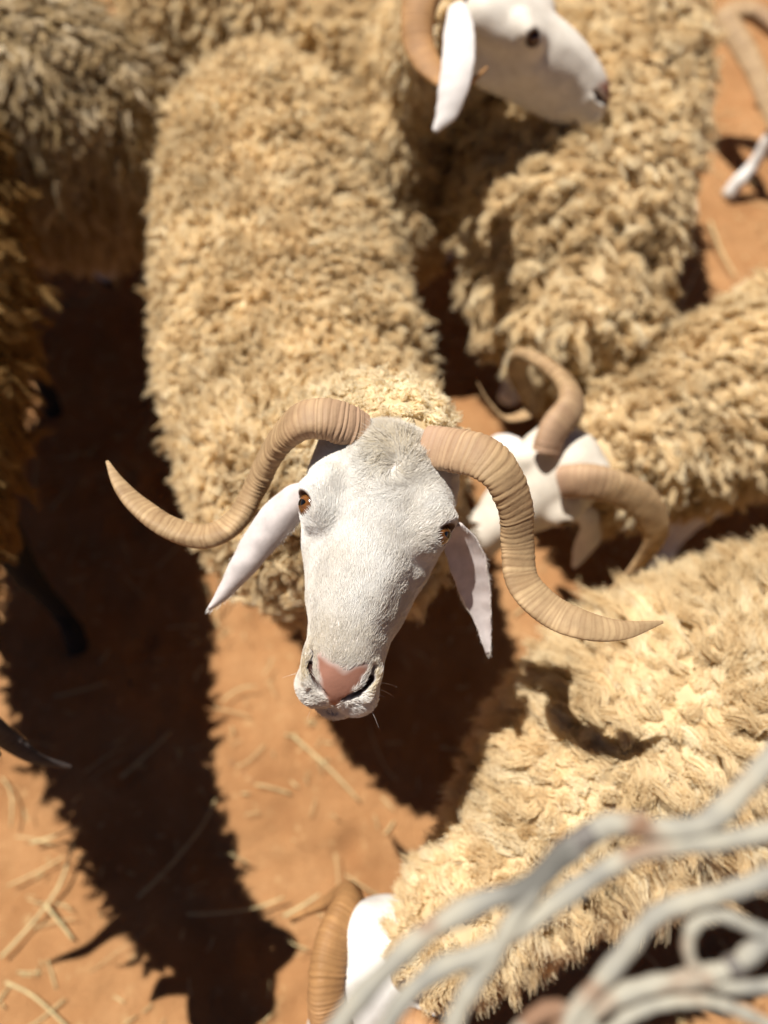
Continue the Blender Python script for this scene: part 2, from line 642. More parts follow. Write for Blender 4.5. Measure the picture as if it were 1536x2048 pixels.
# ------------------------------------------------------------------ sheep bodies
def in_view(p, margin=.18):
    q = p - CAM
    d = -(q @ AW)
    x = 768 + FPX * (q @ AX) / np.maximum(d, .05)
    y = 1024 - FPX * (q @ AU) / np.maximum(d, .05)
    mx, my = 1536 * margin, 2048 * margin
    return (d > .05) & (x > -mx) & (x < 1536 + mx) & (y > -my) & (y < 2048 + my)


def leg_pts(hip, foot, back=.0, kind='front'):
    hip, foot = np.asarray(hip, float), np.asarray(foot, float)
    f = unit(np.array([*(back[:2]), 0.0]))
    if kind == 'front':
        k = hip * .47 + foot * .53 + f * .012
        pts = [(hip, .065), (hip * .75 + foot * .25, .045), (k, .026), (hip * .2 + foot * .8, .018), (foot + [0, 0, .06], .021), (foot + f * .02 + [0, 0, .022], .026)]
    else:
        k = hip * .65 + foot * .35 + f * .05
        h = hip * .36 + foot * .64 - f * .055
        pts = [(hip, .085), (k, .055), (h, .026), (foot * .8 + hip * .2 - f * .02, .019), (foot + [0, 0, .06], .021), (foot + f * .02 + [0, 0, .022], .026)]
    return pts


class Sheep:
    def __init__(self, name, label, cat, torso, extra=(), legs=(), grid=.013, leg_col=WHITE, wool=M_wool, group='sheep crowded in the pen'):
        self.rs = np.random.default_rng(abs(hash_(name + label)) % 100000)
        T = spline(torso, 46)
        c = T[:, :3]
        self.axis = c
        loc = np.array([c[:, 0].mean(), c[:, 1].mean(), 0.0])
        self.root = thing(name, label, cat, loc, group)
        t = unit(np.gradient(c, axis=0))
        s = np.cross(t, [0, 0, 1.0])
        s = unit(s)
        u = np.cross(s, t)
        sp = np.linalg.norm(np.diff(c, axis=0), axis=1).max()
        ells = [(c[k], (T[k, 3], max(sp * 1.6, min(T[k, 3:5].min() * .55, .09)), T[k, 4]), np.stack([s[k], t[k], u[k]])) for k in range(0, 46, 2)]
        for e in extra:
            ells.append((np.array(e[:3]), e[3:6], None))
        caps = []
        for lp in legs:
            for (a, ra), (b, rb) in zip(lp[:-1], lp[1:]):
                caps.append((a, b, ra, rb))
        self.ells, self.caps = ells, caps

        def wool_d(p):
            d = np.full(len(p), 9.0, p.dtype)
            for e in ells:
                b = max(e[1]) + .06
                m = (np.abs(p - np.asarray(e[0], p.dtype)) < b).all(1)
                if m.any():
                    d[m] = smin(d[m], ell(p[m], *e), .025)
            return d

        def bare_d(p):
            d = np.full(len(p), 9.0, p.dtype)
            for a, b, ra, rb in caps:
                lo_, hi_ = np.minimum(a, b) - .12, np.maximum(a, b) + .12
                m = ((p > lo_.astype(p.dtype)) & (p < hi_.astype(p.dtype))).all(1)
                if m.any():
                    d[m] = smin(d[m], cap(p[m], a, b, ra, rb), .012)
            return d
        self.wool_d, self.bare_d = wool_d, bare_d
        lo = np.min([e[0] - max(e[1]) for e in ells], axis=0) - .05
        hi = np.max([e[0] + max(e[1]) for e in ells], axis=0) + .05
        for a, b, ra, rb in caps:
            lo = np.minimum(lo, np.minimum(a, b) - .1)
            hi = np.maximum(hi, np.maximum(a, b) + .1)
        V, F = polygonize(lambda p: smin(wool_d(p), bare_d(p), .04), lo, hi, grid)
        V = relax(V, F, 3)
        wl = (wool_d(V) < bare_d(V) - .012).astype(float)
        tint = np.where(wl[:, None] > .5, SKIN_WOOL, leg_col)
        tint = np.where((V[:, 2] < .035)[:, None], BLACK, tint)
        self.V, self.F, self.W, self.tint = V, F, wl, tint
        self.parts = [(V, F, tint)]
        self.wool = wool

    def add_head(self, E, m, f, h=.005, white=WHITE, scale=1.0):
        self.E, self.B = head_basis(E, m, f)
        V, F = build_head(h)
        N = vnormals(V, F)
        c, bare = head_tint(V, N, white)
        if h < .003:                       # pinkish grey skin shows between the hairs
            c = c * (1 - (bare < .3)[:, None] * np.array([.10, .14, .16]))
        self.hl, self.hF, self.hbare = V, F, bare
        self.hV = self.E + scale * (V @ self.B.T)
        self.parts.append((self.hV, F, c))
        self.scale = scale

    def at(self, *xyz):
        return self.E + self.scale * (self.B @ np.array(xyz, float))

    def finish(self):
        Vs, Fs, Ts, n = [], [], [], 0
        for V, F, T in self.parts:
            Vs.append(V); Fs.append(F + n); Ts.append(T)
            n += len(V)
        T = np.concatenate(Ts)
        T = np.concatenate([T, np.ones((len(T), 1))], 1)
        return mesh_obj('body', np.concatenate(Vs), np.concatenate(Fs), M_body, self.root, {'tint': ('FLOAT_COLOR', T)})

    def fleece(self, spacing=.02, length=.045, strands=26, r=.0008, up=.75, grav=.25, swirl=.6, nf=2.2, clump=.35,
               crimp=.12, part=0.0, K=7, jitter=.25, tintbase=.5, twist=1.5, lenfn=None, mask=None, spread=.62, rand=.25, fray=.17, tintfn=None):
        rs = self.rs
        N = vnormals(self.V, self.F)
        W = self.W if mask is None else self.W * mask(self.V)
        p, n = scatter(self.V, self.F, N, W, spacing, rs)
        keep = in_view(p) | (rs.random(len(p)) < .45)
        p, n = p[keep], n[keep]
        C = len(p)
        seed = int(rs.integers(1, 9999))
        fl = wob(p, nf, seed)
        fl -= n * (fl * n).sum(1, keepdims=True)
        fl2 = wob(p, nf * 4, seed + 1)
        fl2 -= n * (fl2 * n).sum(1, keepdims=True)
        g = np.array([0, 0, -1.0]) - n * (-n[:, 2:3])
        out = np.zeros_like(p)
        if part:
            k = np.argmin(((p[:, None, :2] - self.axis[None, :, :2]) ** 2).sum(-1), 1)
            tt = unit(np.gradient(self.axis, axis=0))[k]
            o = p - self.axis[k]
            o -= tt * (o * tt).sum(1, keepdims=True)
            o[:, 2] = 0
            out = unit(o)
        L = length * (1 + jitter * rs.normal(size=(C, 1))).clip(.5, 1.6)
        L = L * (1 + .09 * wob(p, 7, seed + 2)[:, :1] + .07 * wob(p, 18, seed + 3)[:, :1]).clip(.6, 1.35)
        if lenfn is not None:
            L = L * lenfn(p)[:, None]
        lay = swirl * (fl * .7 + fl2 * .5) + part * out + rand * rs.normal(size=(C, 3))
        s = np.linspace(0, 1, K)
        S = strands
        # per clump centre line
        cl = p[:, None] + L[:, None] * (n[:, None] * (up * s)[None, :, None] + lay[:, None] * (.75 * s ** 1.5)[None, :, None]
                                        + (g * grav + np.array([0, 0, -.15 * grav]))[:, None] * (s ** 1.8)[None, :, None])
        a = unit(np.cross(n, rs.normal(size=(C, 3))))
        b = np.cross(n, a)
        wav = crimp * L * np.sin(2 * math.pi * 1.6 * s[None] + rs.uniform(0, 6.28, (C, 1)))
        cl += a[:, None] * wav[..., None]
        wav = crimp * L * np.sin(2 * math.pi * 1.3 * s[None] + rs.uniform(0, 6.28, (C, 1)))
        cl += b[:, None] * wav[..., None]
        # strands
        rad0 = np.sqrt(rs.random((C, S))) * spacing * spread
        ang = rs.uniform(0, 6.28, (C, S))
        prof = np.interp(s, [0, .25, .6, 1], [1.15, 1.1, .85, clump])
        A_ = ang[..., None] + twist * s * rs.choice([-1, 1], (C, 1))[..., None]
        rr = rad0[..., None] * prof
        pts = cl[:, None] + a[:, None, None] * (rr * np.cos(A_))[..., None] + b[:, None, None] * (rr * np.sin(A_))[..., None]
        fz = rs.normal(size=(C, S, 1, 3)) * (spacing * fray) * (s ** 2)[None, None, :, None]
        pts = pts + fz
        shrink = rs.uniform(.72, 1.0, (C, S, 1, 1))
        pts = p[:, None, None] + (pts - p[:, None, None]) * (1 - (1 - shrink) * s[None, None, :, None])
        pts = pts.reshape(C * S, K, 3)
        ra = r * np.interp(s, [0, .6, 1], [1, .95, .35])[None] * rs.uniform(.7, 1.3, (C * S, 1))
        tb = tintbase + (tintfn(p)[:, None] if tintfn is not None else 0)
        tint = np.clip(tb + .18 * rs.normal(size=(C, 1)) + .13 * rs.normal(size=(C, S)), 0, 1).ravel()
        return curves_obj('fleece', pts, ra, self.wool, self.root, tint)


def hash_(s):
    h = 7
    for ch in s:
        h = (h * 131 + ord(ch)) % 1000003
    return h


# ------------------------------------------------------------------ ground
def make_ground():
    m, t, p, out = new_mat('red_sand')
    tc = t.nodes.new('ShaderNodeTexCoord')
    def nz(s, d=6.0, r=.6):
        n = node(t, 'ShaderNodeTexNoise', Scale=s, Detail=d, Roughness=r)
        t.links.new(tc.outputs['Object'], n.inputs['Vector'])
        return n.outputs[0]
    c0 = ramp(t, nz(5.0), [(.3, (.29, .138, .055)), (.5, (.41, .215, .092)), (.72, (.51, .29, .135))])
    c1 = mix(t, ramp(t, nz(90.0, 8.0), [(.42, (0, 0, 0)), (.75, (.45,) * 3)]), c0, (.36, .17, .07))
    c1 = mix(t, ramp(t, nz(420.0, 3.0), [(.40, (.55,) * 3), (.55, (0, 0, 0))]), c1, (.27, .13, .055))
    c1 = mix(t, ramp(t, nz(17.0, 5.0), [(.50, (0, 0, 0)), (.68, (.5,) * 3)]), c1, (.33, .165, .068))
    c2 = mix(t, ramp(t, nz(38.0, 4.0), [(.60, (0, 0, 0)), (.72, (.40,) * 3)]), c1, (.62, .44, .22))
    t.links.new(c2, p.inputs['Base Color'])
    p.inputs['Roughness'].default_value = .95
    p.inputs['Specular IOR Level'].default_value = .1
    b = node(t, 'ShaderNodeBump', Strength=.9, Distance=.008)
    t.links.new(nz(140.0, 8.0), b.inputs['Height'])
    t.links.new(b.outputs[0], p.inputs['Normal'])
    # one sheet: fine in the pen, coarse to the horizon
    def axis(c, half, step):
        inn = np.arange(c - half, c + half + 1e-6, step)
        o = np.array([.1, .3, .8, 2, 5, 12, 30, 80, 200])
        return np.concatenate([c - half - o[::-1], inn, c + half + o])
    gx, gy = axis(0, 1.9, .016), axis(1.0, 1.9, .016)
    X, Y = np.meshgrid(gx, gy, indexing='ij')
    p2 = np.stack([X.ravel(), Y.ravel(), np.zeros(X.size)], 1)
    inside = np.clip((2.0 - np.maximum(abs(p2[:, 0]), abs(p2[:, 1] - 1))) / .3, 0, 1)
    z = .012 * wob(p2, 1.6, 3)[:, 0] + .007 * wob(p2, 5, 4)[:, 0] + .003 * wob(p2, 16, 5)[:, 0]
    r = np.random.default_rng(5)
    for _ in range(260):                       # hoof prints
        c = np.array([r.uniform(-1.8, 1.8), r.uniform(-.7, 2.8)])
        a = r.uniform(0, 6.28)
        q = (p2[:, :2] - c) @ np.array([[math.cos(a), -math.sin(a)], [math.sin(a), math.cos(a)]])
        e = np.sqrt((q[:, 0] / .028) ** 2 + (q[:, 1] / .04) ** 2)
        z += -.011 * np.exp(-e ** 4) + .005 * np.exp(-((e - 1.35) / .25) ** 2)
    p2[:, 2] = z * inside - .012
    nx, ny = len(gx), len(gy)
    i, j = np.meshgrid(np.arange(nx - 1), np.arange(ny - 1), indexing='ij')
    k = (i * ny + j).ravel()
    F = np.stack([k, k + ny, k + ny + 1, k + 1], 1)
    o = mesh_obj('ground', p2, F, m)
    o['kind'] = 'structure'


make_ground()

M_straw = plain_mat('dry_straw', (.62, .50, .26), .6, .3, .35, 50)


def straw_pts(c, a, L, bend, rs, z=.006):
    s = np.linspace(-.5, .5, 9)
    d = np.array([math.cos(a), math.sin(a)])
    nrm = np.array([-d[1], d[0]])
    kink = rs.uniform(-.25, .25)
    off = bend * L * ((s - kink) ** 2) + .35 * bend * L * np.abs(s - kink)
    xy = np.asarray(c)[:2] + s[:, None] * L * d + off[:, None] * nrm
    return np.column_stack([xy, z + .006 * rs.random() * (1 + np.sin(6 * s + rs.uniform(0, 6)))])


STRAWS = [  # photo pixels of both ends, bend, width, label
    ((40, 1930), (165, 1690), .25, .0042, 'pale straw stem bent at a knee on sunlit sand, left of the woolly shadow'),
    ((20, 1960), (160, 2046), -.12, .0036, 'long yellow straw lying at the lower left corner on bright sand'),
    ((65, 1690), (165, 1655), .08, .0036, 'short pale straw pointing at the woolly edge of the big shadow'),
    ((95, 1810), (150, 1880), .0, .0040, 'short stubby pale straw beside the bent straw stem'),
    ((305, 1815), (440, 1600), .18, .0036, 'grey looking straw curving through the dark shadow'),
    ((245, 1560), (345, 1465), .05, .0042, 'straight straw inside the shadow below the left horn'),
    ((380, 1855), (570, 1800), .16, .0034, 'thin curved straw crossing from shadow to sunlit sand'),
    ((590, 1470), (720, 1600), -.05, .0036, 'straw on sunlit sand under the chin of the ram'),
    ((1415, 450), (1465, 560), .03, .0046, 'pale straw on bare sand right of the fat tailed sheep'),
    ((1345, 640), (1395, 540), .02, .0040, 'straw on bare sand close to the wool of the fat tail'),
    ((570, 1835), (640, 1790), .05, .0040, 'pale straw leaning behind the brown horn at the bottom'),
    ((110, 1400), (215, 1370), .08, .0034, 'thin straw in the shade beside the dark hoof at the left'),
]
rs_ = np.random.default_rng(21)
for (a, b, bend, wd, lab) in STRAWS:
    A_, B_ = P(*a, z=0.0), P(*b, z=0.0)
    d_ = B_ - A_
    pts = straw_pts((A_ + B_) / 2, math.atan2(d_[1], d_[0]), np.linalg.norm(d_[:2]), bend, rs_, .008)
    V, F = tube(pts, np.interp(np.linspace(0, 1, 9), [0, .5, 1], [wd * .75, wd * .68, wd * .5]), 8)
    o = mesh_obj('straw', V, F, M_straw)
    o['label'], o['category'], o['group'] = lab, 'straw', 'loose straws on the sand'
Vs, Fs, n_ = [], [], 0
for k in range(2600):
    c = np.array([rs_.uniform(-1.5, 1.9), rs_.uniform(-.45, 2.9)])
    L_ = rs_.choice([.012, .02, .035, .06, .1], p=[.3, .3, .2, .13, .07]) * rs_.uniform(.7, 1.4)
    pts = straw_pts(c, rs_.uniform(0, 6.28), L_, rs_.normal() * .15, rs_, .004)
    V, F = tube(pts[::2], rs_.uniform(.0006, .0018), 5)
    Vs.append(V)
    Fs += [[q + n_ for q in f] for f in F]
    n_ += len(V)
o = mesh_obj('straw_litter', np.concatenate(Vs), Fs, M_straw)
o['kind'] = 'stuff'
o['label'], o['category'] = 'bits of broken straw scattered over the red sand', 'straw litter'



def clods():
    rs = np.random.default_rng(77)
    S, _ = ball(None, 1, 6)
    Sv, Sf = loft(S)
    Vs, Fs, n = [], [], 0
    for _ in range(1500):
        r = rs.choice([.0016, .0026, .004, .0065], p=[.45, .3, .18, .07]) * rs.uniform(.7, 1.3)
        V = Sv * r * rs.uniform(.6, 1.2, 3) * [1, 1, .7]
        V = V + .25 * r * wob(V / r, .35, int(rs.integers(1e6)), 3)
        V = V + [rs.uniform(-1.4, 1.9), rs.uniform(-.4, 2.7), r * .25 - .008]
        Vs.append(V)
        Fs += [[q + n for q in f] for f in Sf]
        n += len(V)
    o = mesh_obj('clods', np.concatenate(Vs), Fs, plain_mat('sand_clods', (.46, .25, .12), .95, .1, .5, 25))
    o['kind'] = 'stuff'
    o['label'], o['category'] = 'small crumbs of dry red earth scattered over the sand', 'clods'


clods()

# ------------------------------------------------------------------ the ram that looks up
def px_path(rows):
    return [P(x, y, d=d) for x, y, d in rows]


ram = Sheep('ram', 'cream ram with white face and spread ridged horns looking up', 'sheep',
            [(-.268, 1.655, .62, .09, .09), (-.265, 1.56, .56, .185, .19), (-.24, 1.38, .54, .215, .215), (-.21, 1.15, .53, .225, .23),
             (-.17, .95, .53, .225, .23), (-.135, .78, .54, .205, .225), (-.105, .64, .58, .185, .205), (-.068, .555, .67, .145, .18), (-.01, .515, .83, .088, .10), (.01, .475, .93, .062, .065)],
            legs=[leg_pts((-.22, .74, .42), (-.23, .72, 0), back=(0, -1)), leg_pts((-.03, .72, .42), (-.02, .70, 0), back=(0, -1)),
                  leg_pts((-.36, 1.46, .45), (-.37, 1.5, 0), back=(0, -1), kind='hind'), leg_pts((-.14, 1.46, .45), (-.13, 1.5, 0), back=(0, -1), kind='hind')],
            grid=.010)
th_ = math.radians(12.5)
up_img = math.sin(th_) * AX + math.cos(th_) * AU
pit = math.radians(14)
m_ = -up_img * math.cos(pit) + AW * math.sin(pit)
f_ = AW * math.cos(pit) + up_img * math.sin(pit)
ram.add_head(P(752, 1025, d=.695), m_, f_, h=.0019)
ram.finish()


def neck_len(p):
    return np.clip(.42 + (np.linalg.norm(p - ram.at(0, .08, -.06), axis=1) - .10) * 3.2, .38, 1)


def not_on_face(p):
    q = (p - ram.E) @ ram.B
    return ((np.linalg.norm((q - [0, .02, -.05]) / [.08, .082, .08], axis=1) > 1) & (q[:, 1] > -.1)
            | (np.linalg.norm(q, axis=1) > .25)).astype(float)


ram.fleece(spacing=.0115, length=.029, strands=26, r=.0005, up=.85, grav=.10, swirl=.6, nf=1.6, clump=.62, lenfn=neck_len, mask=not_on_face, crimp=.13,
           tintfn=lambda p: .45 * np.exp(-(np.linalg.norm(p - ram.at(0, .08, -.06), axis=1) / .17) ** 2))
for sgn in (-1, 1):
    eye(ram.root, ram.E, ram.B, sgn)
horn(ram.root, px_path([(722, 866, .735), (688, 848, .722), (645, 836, .715), (595, 845, .72), (548, 893, .75), (512, 965, .775), (472, 1036, .775), (415, 1070, .765),
                        (345, 1056, .76), (280, 1013, .76), (238, 967, .765), (214, 922, .775)]),
     [.0200, .0202, .0200, .0198, .0196, .0194, .0190, .0178, .0158, .0122, .0076, .0016], M_horn, seed=1, roll=(.2, .65, .6, .2, -.4))
horn(ram.root, px_path([(855, 893, .735), (893, 900, .722), (925, 905, .71), (965, 917, .70), (1004, 952, .70), (1030, 1020, .715), (1033, 1090, .725), (1045, 1165, .72),
                        (1095, 1218, .71), (1165, 1250, .70), (1245, 1260, .70), (1326, 1244, .705)]),
     [.0212, .0218, .0220, .0218, .0212, .0204, .0198, .0190, .0166, .0126, .0078, .0014], M_horn, seed=4, roll=(-.2, -.7, -.6, -.2, .3))
EARS = [ear(ram.root, px_path([(622, 985, .735), (585, 1010, .74), (535, 1060, .745), (492, 1122, .75), (452, 1178, .755), (418, 1218, .755)]),
    [.012, .0175, .0190, .0170, .0128, .0078, .002], unit(AW * .85 - AU * .28 - AX * .12), M_ear, cup=.42),
    ear(ram.root, px_path([(900, 1050, .735), (922, 1085, .75), (940, 1140, .765), (955, 1200, .78), (968, 1255, .79), (977, 1308, .795)]),
    [.012, .0175, .0190, .0165, .0112, .0070, .002], unit(AW * .55 - AU * .75 + AX * .15), M_ear, cup=-.45)]


def face_fur():
    rs = np.random.default_rng(3)
    V, F, N, bare = ram.hl, ram.hF, vnormals(ram.hl, ram.hF), ram.hbare
    p, n = scatter(V, F, N, (bare < .35).astype(float), .00082, rs, over=1.2)
    vis = (n @ ram.B.T @ AW > -.35)
    p, n = p[vis], n[vis]
    C = len(p)
    y = p[:, 1]
    # lies towards the poll, parting down the middle; outwards round the mouth
    flow = np.column_stack([p[:, 0] * 9, np.ones(C), np.zeros(C)])
    mz = np.clip((-.150 - y) / .02, 0, 1)[:, None]
    away = unit(p - np.array([0, -.160, -.040]))
    flow = unit(flow) * (1 - mz) + away * mz
    wh = unit(np.column_stack([-(p[:, 1] - .045), p[:, 0] - .006, np.zeros(C)])) + 1.0 * unit(p - np.array([.006, .045, 0]))
    k = np.exp(-(((p[:, 0] - .006) / .035) ** 2 + ((p[:, 1] - .05) / .03) ** 2))[:, None]
    flow = flow * (1 - k) + unit(wh) * k
    flow += (.16 + .3 * k) * wob(p, 22, 8) + .22 * rs.normal(size=(C, 3))
    flow -= n * (flow * n).sum(1, keepdims=True)
    flow = unit(flow)
    tuft = np.exp(-(((p[:, 0] - .004) / .024) ** 2 + ((p[:, 1] - .068) / .024) ** 2))
    top = np.clip((y - .015) / .05, 0, 1)
    L = (.0066 + .004 * top + .011 * tuft) * rs.uniform(.7, 1.3, C)
    L *= np.where(y < -.12, .85, 1)
    # short rim at the eyes and nostrils
    s = np.linspace(0, 1, 5)
    rise = .25 + .08 * tuft + .25 * mz[:, 0]
    pts = p[:, None] + L[:, None, None] * (n[:, None] * (rise[:, None] * (s - .45 * s ** 2))[..., None] + flow[:, None] * (.92 * s)[None, :, None])
    curl = wob(p, 60, 9)
    pts += (L * (.10 + .5 * tuft))[:, None, None] * curl[:, None] * (s ** 2)[None, :, None] * .5
    pts = ram.E + pts @ ram.B.T
    rad = .00018 * np.interp(s, [0, .6, 1], [1, .9, .25])[None] * rs.uniform(.7, 1.3, (C, 1))
    dirt = np.exp(-(((np.abs(p[:, 0]) - .031) / .006) ** 2 + ((y + .150) / .014) ** 2))
    tint = np.clip(.74 - .34 * tuft - .10 * top + .15 * rs.normal(size=C) - .8 * dirt - .18 * np.exp(-((y + .125) / .02) ** 2), 0, 1)
    for V2, F2, t2 in EARS:
        F4 = np.array([q for q in F2 if len(q) == 4])
        p2, n2 = scatter(V2, F4, vnormals(V2, F4), np.ones(len(V2)), .0011, rs, over=1.2)
        fl2 = t2 + .3 * wob(p2, 25, 4) + .2 * rs.normal(size=p2.shape)
        fl2 = unit(fl2 - n2 * (fl2 * n2).sum(1, keepdims=True))
        L2 = rs.uniform(.004, .0075, (len(p2), 1, 1))
        pts = np.concatenate([pts, p2[:, None] + L2 * (n2[:, None] * (.30 * s)[None, :, None] + fl2[:, None] * s[None, :, None])])
        rad = np.concatenate([rad, .00016 * np.interp(s, [0, .6, 1], [1, .9, .25])[None] * rs.uniform(.7, 1.3, (len(p2), 1))])
        tint = np.concatenate([tint, np.clip(.65 + .15 * rs.normal(size=len(p2)), 0, 1)])
    curves_obj('face_hair', pts, rad, M_fur, ram.root, tint)
    # whiskers
    q = []
    for _ in range(14):
        sgn = rs.choice([-1, 1])
        c = np.array([sgn * rs.uniform(.010, .034), -.168 + rs.uniform(-.012, .02), -.055 + rs.uniform(-.02, .012)])
        i = np.argmin(((V - c) ** 2).sum(1))
        d = unit(N[i] * .8 + away.mean(0) * 0 + unit(V[i] - [0, -.15, -.045]) * .6 + .2 * rs.normal(size=3))
        l = rs.uniform(.010, .022)
        q.append(V[i] + l * (d * s[:, None] + np.array([0, -.2, -.2]) * (s ** 2)[:, None]))
    q = ram.E + np.array(q) @ ram.B.T
    curves_obj('whiskers', q, np.tile(.00016 * np.interp(s, [0, 1], [1, .2]), (len(q), 1)), M_fur, ram.root, np.full(len(q), .8))


face_fur()

# ------------------------------------------------------------------ the flock around it
# long woolled sheep at the upper left, its flank to the camera
s2 = Sheep('sheep', 'shaggy sheep with long hanging brownish grey wool at the upper left', 'sheep',
           [(-1.7, 1.90, .58, .12, .14), (-1.55, 1.92, .53, .22, .28), (-1.15, 1.79, .52, .25, .30), (-.87, 1.69, .51, .24, .30), (-.68, 1.635, .51, .19, .28), (-.555, 1.61, .52, .12, .19)],
           legs=[leg_pts((-.80, 1.72, .4), (-.82, 1.7, 0), (1, 0)), leg_pts((-.78, 1.98, .4), (-.8, 2.0, 0), (1, 0)),
                 leg_pts((-1.5, 1.95, .4), (-1.52, 1.93, 0), (1, 0), 'hind'), leg_pts((-1.5, 2.2, .4), (-1.52, 2.22, 0), (1, 0), 'hind')], wool=M_wool_grey)
s2.finish()
s2.fleece(spacing=.0115, length=.058, strands=20, r=.0006, up=.45, grav=.85, swirl=.32, nf=2.5, clump=.6, crimp=.11, jitter=.3, rand=.2)

# sheep behind the rump, head turned to the right in profile
s3 = Sheep('sheep', 'sheep with white face in profile and one drooping sunlit ear', 'sheep',
           [(-.60, 2.20, .6, .11, .12), (-.48, 2.14, .55, .19, .2), (-.22, 2.03, .53, .20, .22), (-.02, 1.94, .53, .195, .22), (.06, 1.80, .55, .16, .2), (.10, 1.66, .64, .115, .15), (.115, 1.52, .76, .085, .11), (.12, 1.42, .86, .06, .08)],
           legs=[leg_pts((.03, 1.50, .42), (.06, 1.42, 0), (.5, -.8)), leg_pts((.15, 1.85, .42), (.17, 1.8, 0), (.5, -.8)),
                 leg_pts((-.45, 2.15, .42), (-.47, 2.15, 0), (.5, -.8), 'hind'), leg_pts((-.28, 2.35, .42), (-.3, 2.36, 0), (.5, -.8), 'hind')],
           extra=[(.06, 1.56, .50, .10, .12, .17), (.07, 1.47, .38, .07, .09, .12)])
f3 = np.array([.55, -.10, .84])
m3 = np.array([.79, -.27, -.55])
s3.add_head(P(1064, 48, d=1.20) + np.array([.03, .066, -.013]), m3, f3, h=.0035, white=np.array([.76, .70, .61]), scale=1.08)
s3.finish()
s3.fleece(spacing=.017, length=.044, strands=24, r=.0008, up=.7, grav=.5, swirl=.5, clump=.6, lenfn=lambda p: np.interp(p[:, 1], [1.35, 1.7], [.3, 1]),
          mask=lambda p: (np.linalg.norm(p - s3.at(0, .02, -.05), axis=1) > .105).astype(float))
for sgn in (-1, 1):
    eye(s3.root, s3.E, s3.B, sgn)
horn(s3.root, px_path([(985, -25, 1.22), (940, -75, 1.22), (880, -75, 1.22), (842, 0, 1.2), (838, 90, 1.2), (880, 155, 1.18), (935, 165, 1.15), (975, 135, 1.13)]),
     [.028, .030, .030, .029, .026, .021, .014, .004], M_horn_brown, seed=3)
ear(s3.root, px_path([(912, 8, 1.15), (915, 50, 1.13), (915, 110, 1.11), (905, 175, 1.11), (890, 225, 1.12), (868, 262, 1.13)]),
    [.014, .023, .0245, .023, .018, .005], unit(AW - .3 * AX), M_ear_pale, cup=.25)

# fat tailed sheep at the upper right, seen from behind
s4 = Sheep('sheep', 'fat tailed woolly sheep seen from behind, beside the bare sand', 'sheep',
           [(.335, 1.075, .58, .12, .12), (.350, 1.13, .55, .160, .19), (.405, 1.32, .54, .185, .22), (.49, 1.60, .54, .195, .22), (.57, 1.86, .54, .18, .22), (.62, 2.02, .58, .13, .17), (.67, 2.16, .68, .08, .1)],
           extra=[(.368, .955, .565, .105, .070, .125), (.365, 1.02, .54, .08, .08, .08), (.29, 1.46, .52, .12, .20, .20)],
           legs=[leg_pts((.33, 1.20, .42), (.32, 1.24, 0), (.2, 1), 'hind'), leg_pts((.47, 1.12, .42), (.47, 1.14, 0), (.2, 1), 'hind'),
                 leg_pts((.48, 1.9, .42), (.48, 1.9, 0), (.2, 1)), leg_pts((.70, 1.85, .42), (.72, 1.85, 0), (.2, 1))])
s4.add_head((.70, 2.27, .74), (.3, .8, -.5), (.15, .5, .8), h=.007)
s4.finish()
s4.fleece(spacing=.019, length=.046, strands=34, r=.0007, clump=.6, up=.72, grav=.3, swirl=.8, nf=2.4, crimp=.16)

# horned sheep grazing at the right
s5 = Sheep('sheep', 'sheep with lowered white head and two coiled tan horns', 'sheep',
           [(1.28, 1.22, .50, .09, .1), (1.18, 1.17, .47, .15, .17), (.95, 1.05, .47, .165, .18), (.72, .92, .47, .155, .18), (.56, .83, .48, .135, .165), (.44, .755, .51, .10, .12), (.355, .70, .54, .07, .08)],
           legs=[leg_pts((.56, .96, .38), (.52, .98, 0), (-1, -.5)), leg_pts((.66, .80, .38), (.64, .78, 0), (-1, -.5)),
                 leg_pts((1.08, 1.26, .38), (1.08, 1.3, 0), (-1, -.5), 'hind'), leg_pts((1.18, 1.06, .38), (1.2, 1.05, 0), (-1, -.5), 'hind')], grid=.011)
s5.add_head(P(1075, 985, d=1.16), -.66 * AX - .62 * AU - .42 * AW, -.28 * AX - .25 * AU + .92 * AW, h=.004, white=np.array([.72, .66, .56]))
s5.finish()
s5.fleece(spacing=.016, length=.038, strands=28, r=.0007, clump=.6, up=.7, grav=.3, swirl=.7, mask=lambda p: (np.linalg.norm(p - s5.at(0, .03, -.05), axis=1) > .095).astype(float))
for sgn in (-1, 1):
    eye(s5.root, s5.E, s5.B, sgn)
horn(s5.root, px_path([(1092, 905, 1.13), (1108, 860, 1.12), (1145, 805, 1.13), (1120, 750, 1.17), (1055, 712, 1.23), (1035, 745, 1.30), (1065, 815, 1.32), (1015, 838, 1.29), (978, 805, 1.27), (955, 765, 1.26)]),
     [.022, .023, .023, .022, .021, .018, .015, .012, .008, .003], M_horn, seed=5)
horn(s5.root, px_path([(1125, 965, 1.13), (1165, 962, 1.11), (1230, 975, 1.11), (1290, 1010, 1.13), (1310, 1070, 1.17), (1275, 1130, 1.21), (1225, 1180, 1.23), (1180, 1218, 1.24)]),
     [.025, .026, .026, .024, .021, .017, .011, .003], M_horn, seed=6)
ear(s5.root, px_path([(1165, 1020, 1.19), (1185, 1045, 1.22), (1182, 1080, 1.26), (1165, 1110, 1.29), (1148, 1135, 1.31)]), [.012, .022, .025, .018, .004], unit(AW + .2 * AX), M_ear_pale)
ear(s5.root, px_path([(1050, 905, 1.17), (1020, 890, 1.2), (990, 890, 1.22), (965, 900, 1.24)]), [.012, .02, .02, .004], unit(AW + .2 * AU), M_ear_pale)

